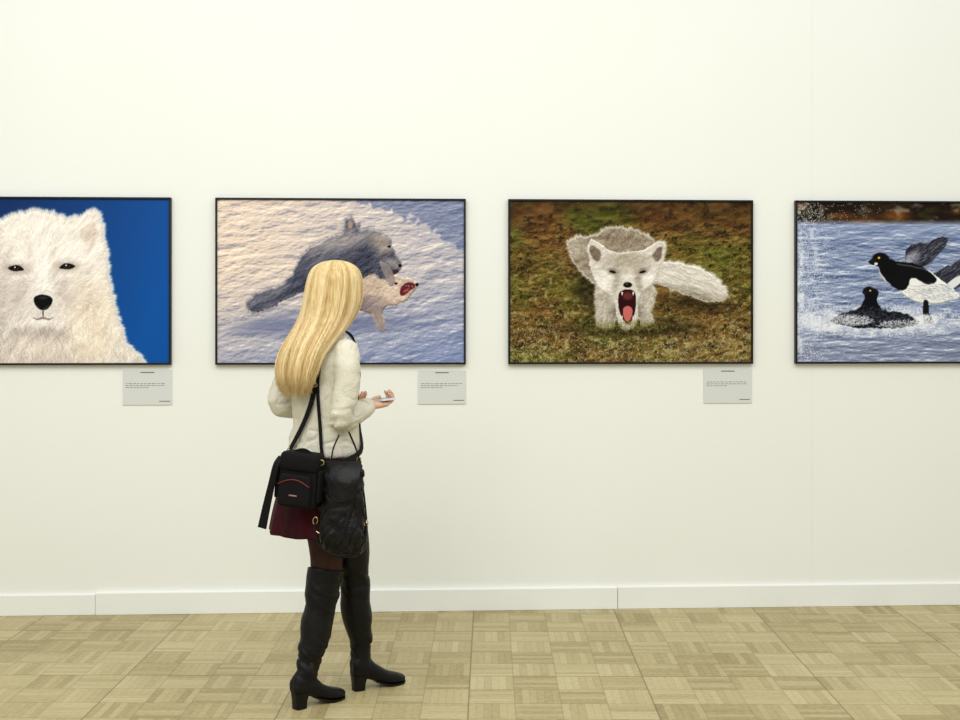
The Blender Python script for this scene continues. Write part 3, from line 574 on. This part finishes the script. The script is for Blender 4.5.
while made<4600:
    ph=rh.uniform(0,2*math.pi); s0=rh.randint(1,26); s1=rh.randint(max(s0+10,36),nR_-1) if s0<24 else nR_-1
    dph=rh.uniform(-.07,.07); of=rh.uniform(-.0005,.0035); pts=[]; wv=rh.uniform(0,6); stray=rh.random()<.06
    r=math.radians(R45); bad=False
    for i in range(s0,s1+1):
        cx,cy,cz,a,b,_=RR[i]; q=(i-s0)/max(1,s1-s0); p_=ph+dph*q+.012*math.sin(i*.35+wv)
        if front(p_,cz)>.02: bad=True; break
        k=hfn(p_,0,cz); fl=max(0,(1.36-cz))*.07+(.008*q if stray else 0)
        x=(a*k+of+fl)*math.cos(p_-r); y=(b*k+of+fl*.4)*math.sin(p_-r)
        pts.append(MW@Vector((cx+x*math.cos(r)-y*math.sin(r),cy+x*math.sin(r)+y*math.cos(r),cz)))
    if bad or len(pts)<6: continue
    dd=(pts[-1]-pts[-3]); dd.z=0; dd=dd*.5+Vector((rh.uniform(-.004,.004),rh.uniform(-.002,.002),-.02)); dd.normalize(); ex_=rh.uniform(.004,.045)
    pts.append(pts[-1]+dd*ex_*.5); pts.append(pts[-1]+dd*ex_*.5+Vector((rh.uniform(-.003,.003),0,0)))
    sp=cu.splines.new('POLY'); sp.points.add(len(pts)-1)
    band=math.sin(ph*9)+math.sin(ph*17+1); sp.material_index=1 if band+rh.uniform(-1,1)>.8 else (2 if band+rh.uniform(-1,1)<-1.2 else 0)
    for k,p in enumerate(pts): sp.points[k].co=(*(p-WO),1); sp.points[k].radius=min(1,.25+k*.3,(len(pts)-1-k)*.3+.1)
    made+=1
ho=bpy.data.objects.new('hair_strands',cu); scene.collection.objects.link(ho); ho.parent=woman
# ---------------------------------------------------------------- camera bag and shoulder strap
def strap(ctrl,w,th,mbx,m=0,off=.007):
    C=cat([c[:2] for c in ctrl],6); P=[];Nn=[]
    for X,z in C:
        p,n=surf(X,z,off); P.append(p); Nn.append(n)
    P=np.array(P)
    for _ in range(6): P[1:-1]=(P[:-2]+2*P[1:-1]+P[2:])/4
    mbx.add(ribbon(P,Nn,w,th),m); return P
cb=MB()
bc=Vector((-.062,-.222,.893)); fr=Vector((-.28,-.96,0)).normalized(); sx=Vector((-fr.y,fr.x,0)); sx=sx if sx.x>0 else -sx
ca,sa=math.cos(math.radians(-5)),math.sin(math.radians(-5)); ux=sx*ca+Vector((0,0,1))*sa; uz=Vector((0,0,1))*ca-sx*sa
def bp(x,y,z): return bc+ux*x+fr*y+uz*z
def rbox(x0,x1,y0,y1,z0,z1,tp=1.,r=.012):
    v=[]; hy=(y1-y0)/2; cyy=(y0+y1)/2; hx=(x1-x0)/2; cxx=(x0+x1)/2
    lv=[(z0,.88),(z0+r*.35,.96),(z0+r,1),(z1-r,1),(z1-r*.35,.96),(z1,.88)]
    for z,sc in lv:
        t=(z-z0)/(z1-z0); g=1+(tp-1)*t
        for k in range(24):
            a=2*math.pi*k/24; c_,s_=math.cos(a),math.sin(a)
            v.append(tuple(bp(cxx+hx*sc*g*math.copysign(abs(c_)**.35,c_),cyy+hy*sc*math.copysign(abs(s_)**.35,s_),z)))
    return v,grid_faces(6,24)
cb.add(rbox(-.080,.080,-.045,.040,-.108,.080,.97,.02)); cb.add(rbox(-.084,.084,-.050,.047,.030,.098,.92,.02)); cb.add(rbox(-.066,.066,.030,.060,-.096,.018,.95,.02)); cb.add(rbox(-.093,-.078,-.03,.03,-.08,.04)); cb.add(rbox(.078,.092,-.03,.03,-.08,.04))
arc=[bp(-.064+.128*t,.0625,-.020+.022*math.sin(math.pi*t)) for t in np.linspace(0,1,14)]; cb.add(ribbon(arc,[fr]*14,.0035,.002),1)
arc=[bp(-.016+.032*t,.0618,-.058) for t in np.linspace(0,1,4)]; cb.add(ribbon(arc,[fr]*4,.005,.0015),2)
cb.add(ribbon([bp(-.03+.06*t,-.0,.096+.010*math.sin(math.pi*t)) for t in np.linspace(0,1,10)],[fr]*10,.016,.004),3)
P1=strap([(.064,1.440),(.045,1.418),(.012,1.385),(-.010,1.33),(-.020,1.26),(-.028,1.20),(-.055,1.12),(-.095,1.04),(-.128,.985)],[.036 if i<26 else .019 for i in range(49)],.004,cb,3,.012)
front_pts=[(.064,-.055,1.446),(.082,-.030,1.447),(.105,.000,1.425),(.128,.015,1.37),(.135,.03,1.28),(.13,.02,1.18),(.14,-.02,1.07),(.15,-.075,.98),(.09,-.205,.95)]
FP=cat(front_pts,5); cb.add(ribbon(FP,[Vector((p[0],p[1],.9 if p[2]>1.41 else .0)).normalized() for p in FP],.022,.004),3)
cb.add(torus(P1[-1]-Vector((0,0,.004)),.011,.0022,fr),4); cb.add(torus(P1[26]-Vector((0,.004,0)),.011,.002,(0,1,0),18,8,1,.7),4); cb.add(torus(bp(.082,.01,.070),.010,.002,fr),4)
tl=cat([(-.135,-.235,.975),(-.152,-.245,.945),(-.168,-.240,.88),(-.183,-.232,.82),(-.197,-.226,.76),(-.209,-.222,.705)],5)
cb.add(ribbon(tl,[Vector((-.25,-1,0))]*len(tl),np.linspace(.020,.034,len(tl)),.006),3)
o=new_mesh_obj('camera_bag',W_(cb.v),cb.f,[M_nylon,M_red,M_logo,M_strap,M_gold],cb.m)
for p in o.data.polygons: p.use_smooth = p.material_index!=3
# ---------------------------------------------------------------- slouchy leather handbag
hb=MB(); cx,cy=.092,-.205
HBR=[(cx+.010,cy+.02,.590,.034,.026,-12),(cx+.008,cy+.015,.602,.064,.046,-12),(cx+.004,cy+.01,.640,.083,.062,-12),(cx-.002,cy+.005,.70,.090,.066,-12),(cx-.002,cy,.78,.088,.060,-12),(cx,cy,.86,.082,.052,-12),(cx+.002,cy+.005,.91,.080,.042,-12),(cx,cy+.01,.94,.076,.030,-12),(cx,cy+.012,.952,.066,.016,-12)]
hb.add(loft(HBR,128,8,ex=2.7))
V=[]
for q in hb.v:
    n=Vector((q[0]-cx,(q[1]-cy)*1.4,0)).normalized(); nz=mnoise.noise(Vector((q[0]*16+q[2]*7,q[1]*16,q[2]*13))); n2=mnoise.noise(Vector((q[0]*30-q[2]*12,q[1]*30,q[2]*20)))
    d=nz*.018-.010*max(0,1-abs(n2)*5); d*=1 if q[2]<.93 else .3
    V.append(tuple(Vector(q)+n*d))
hb.v=V
fl=[]; nu,nv=14,14
for i in range(nu):
    for j in range(nv):
        a=(j/(nv-1)-.5)*2; t=i/(nu-1); x=a*(.076-.016*t*t); z=.957-.125*t-.020*(1-a*a)*t; y=-.014-.062*min(1,t*2.2)**.6+.020*a*a+.004*mnoise.noise(Vector((a*3,t*4,1)))
        fl.append((cx+x*.98,cy+y-x*.2,z))
ff=[(i*nv+j,i*nv+j+1,(i+1)*nv+j+1,(i+1)*nv+j) for i in range(nu-1) for j in range(nv-1)]
hb.add((fl,ff))
zp=[(cx-.055+.11*t,cy-.069-.008*math.sin(math.pi*t)-.02*(t-.5),.735-.02*t) for t in np.linspace(0,1,12)]; hb.add(ribbon(zp,[(0,-1,0)]*12,.004,.004),2)
strap([(.070,1.436),(.052,1.410),(.022,1.375),(.002,1.32),(-.010,1.25),(-.008,1.17),(.000,1.08),(.006,1.00),(.012,.965)],.013,.003,hb,2,.011)
for c,r in (((.016,-.210,.962),.011),((.150,-.160,.955),.010),((-.006,-.235,.735),.012),((.182,-.205,.72),.010)): hb.add(torus(c,r,.0024,(.2,1,0),18,8,.75,1.15),1)
hb.add(tube([(-.004,-.235,.722),(-.008,-.238,.700),(.010,-.245,.69)],[.0035,.004,.003],8),1)
hb.add(tube([(.016,-.21,.95),(.026,-.21,.93),(.04,-.21,.92)],[.006,.007,.006],8),2); hb.add(tube([(.150,-.16,.955),(.158,-.170,.90),(.172,-.19,.82),(.182,-.203,.735)],[.005]*4,8),2)
hb.add(tube([(.150,-.16,.965),(.138,-.158,1.0),(.112,-.155,1.06)],[.0035]*3,8),2); hb.add(tube([(.05,-.20,.955),(.055,-.185,1.0),(.075,-.165,1.05)],[.003]*3,8),2)
hb.add(tube([(-.006,-.235,.735),(.0,-.250,.66),(.05,-.262,.615),(.10,-.255,.605)],[.005]*4,8),2)
hb.add(tube([(.182,-.205,.71),(.178,-.225,.66),(.15,-.25,.62),(.10,-.255,.605)],[.005]*4,8),2)
o=new_mesh_obj('leather_handbag',W_(hb.v),hb.f,[M_bag,M_gold,M_strap],hb.m)
# ---------------------------------------------------------------- lights, world, camera
w=bpy.data.worlds.new('gallery_world'); scene.world=w; w.use_nodes=True
bg=w.node_tree.nodes['Background']; bg.inputs[0].default_value=(.99,1,.985,1); bg.inputs[1].default_value=.64
def area(name,loc,rot,sx,sy,e,c=(1,1,.965)):
    l=bpy.data.lights.new(name,'AREA'); l.shape='RECTANGLE'; l.size=sx; l.size_y=sy; l.energy=e; l.color=c
    o=bpy.data.objects.new(name,l); o.location=loc; o.rotation_euler=rot; scene.collection.objects.link(o)
area('ceiling_softbox',(.5,2.6,4.6),(math.radians(22),0,0),8,1.8,145)
area('added_front_area',(-1.5,.5,4.2),(math.radians(45),0,0),3,1,80)  # broad area light added high in front for softness, no track fitting
c=bpy.data.cameras.new('camera'); co=bpy.data.objects.new('camera',c); scene.collection.objects.link(co)
co.location=(0,0,CAMH); co.rotation_euler=(math.radians(90),0,-YAW); c.sensor_width=36; c.lens=45; c.shift_y=-40/960; c.clip_end=100
scene.camera=co
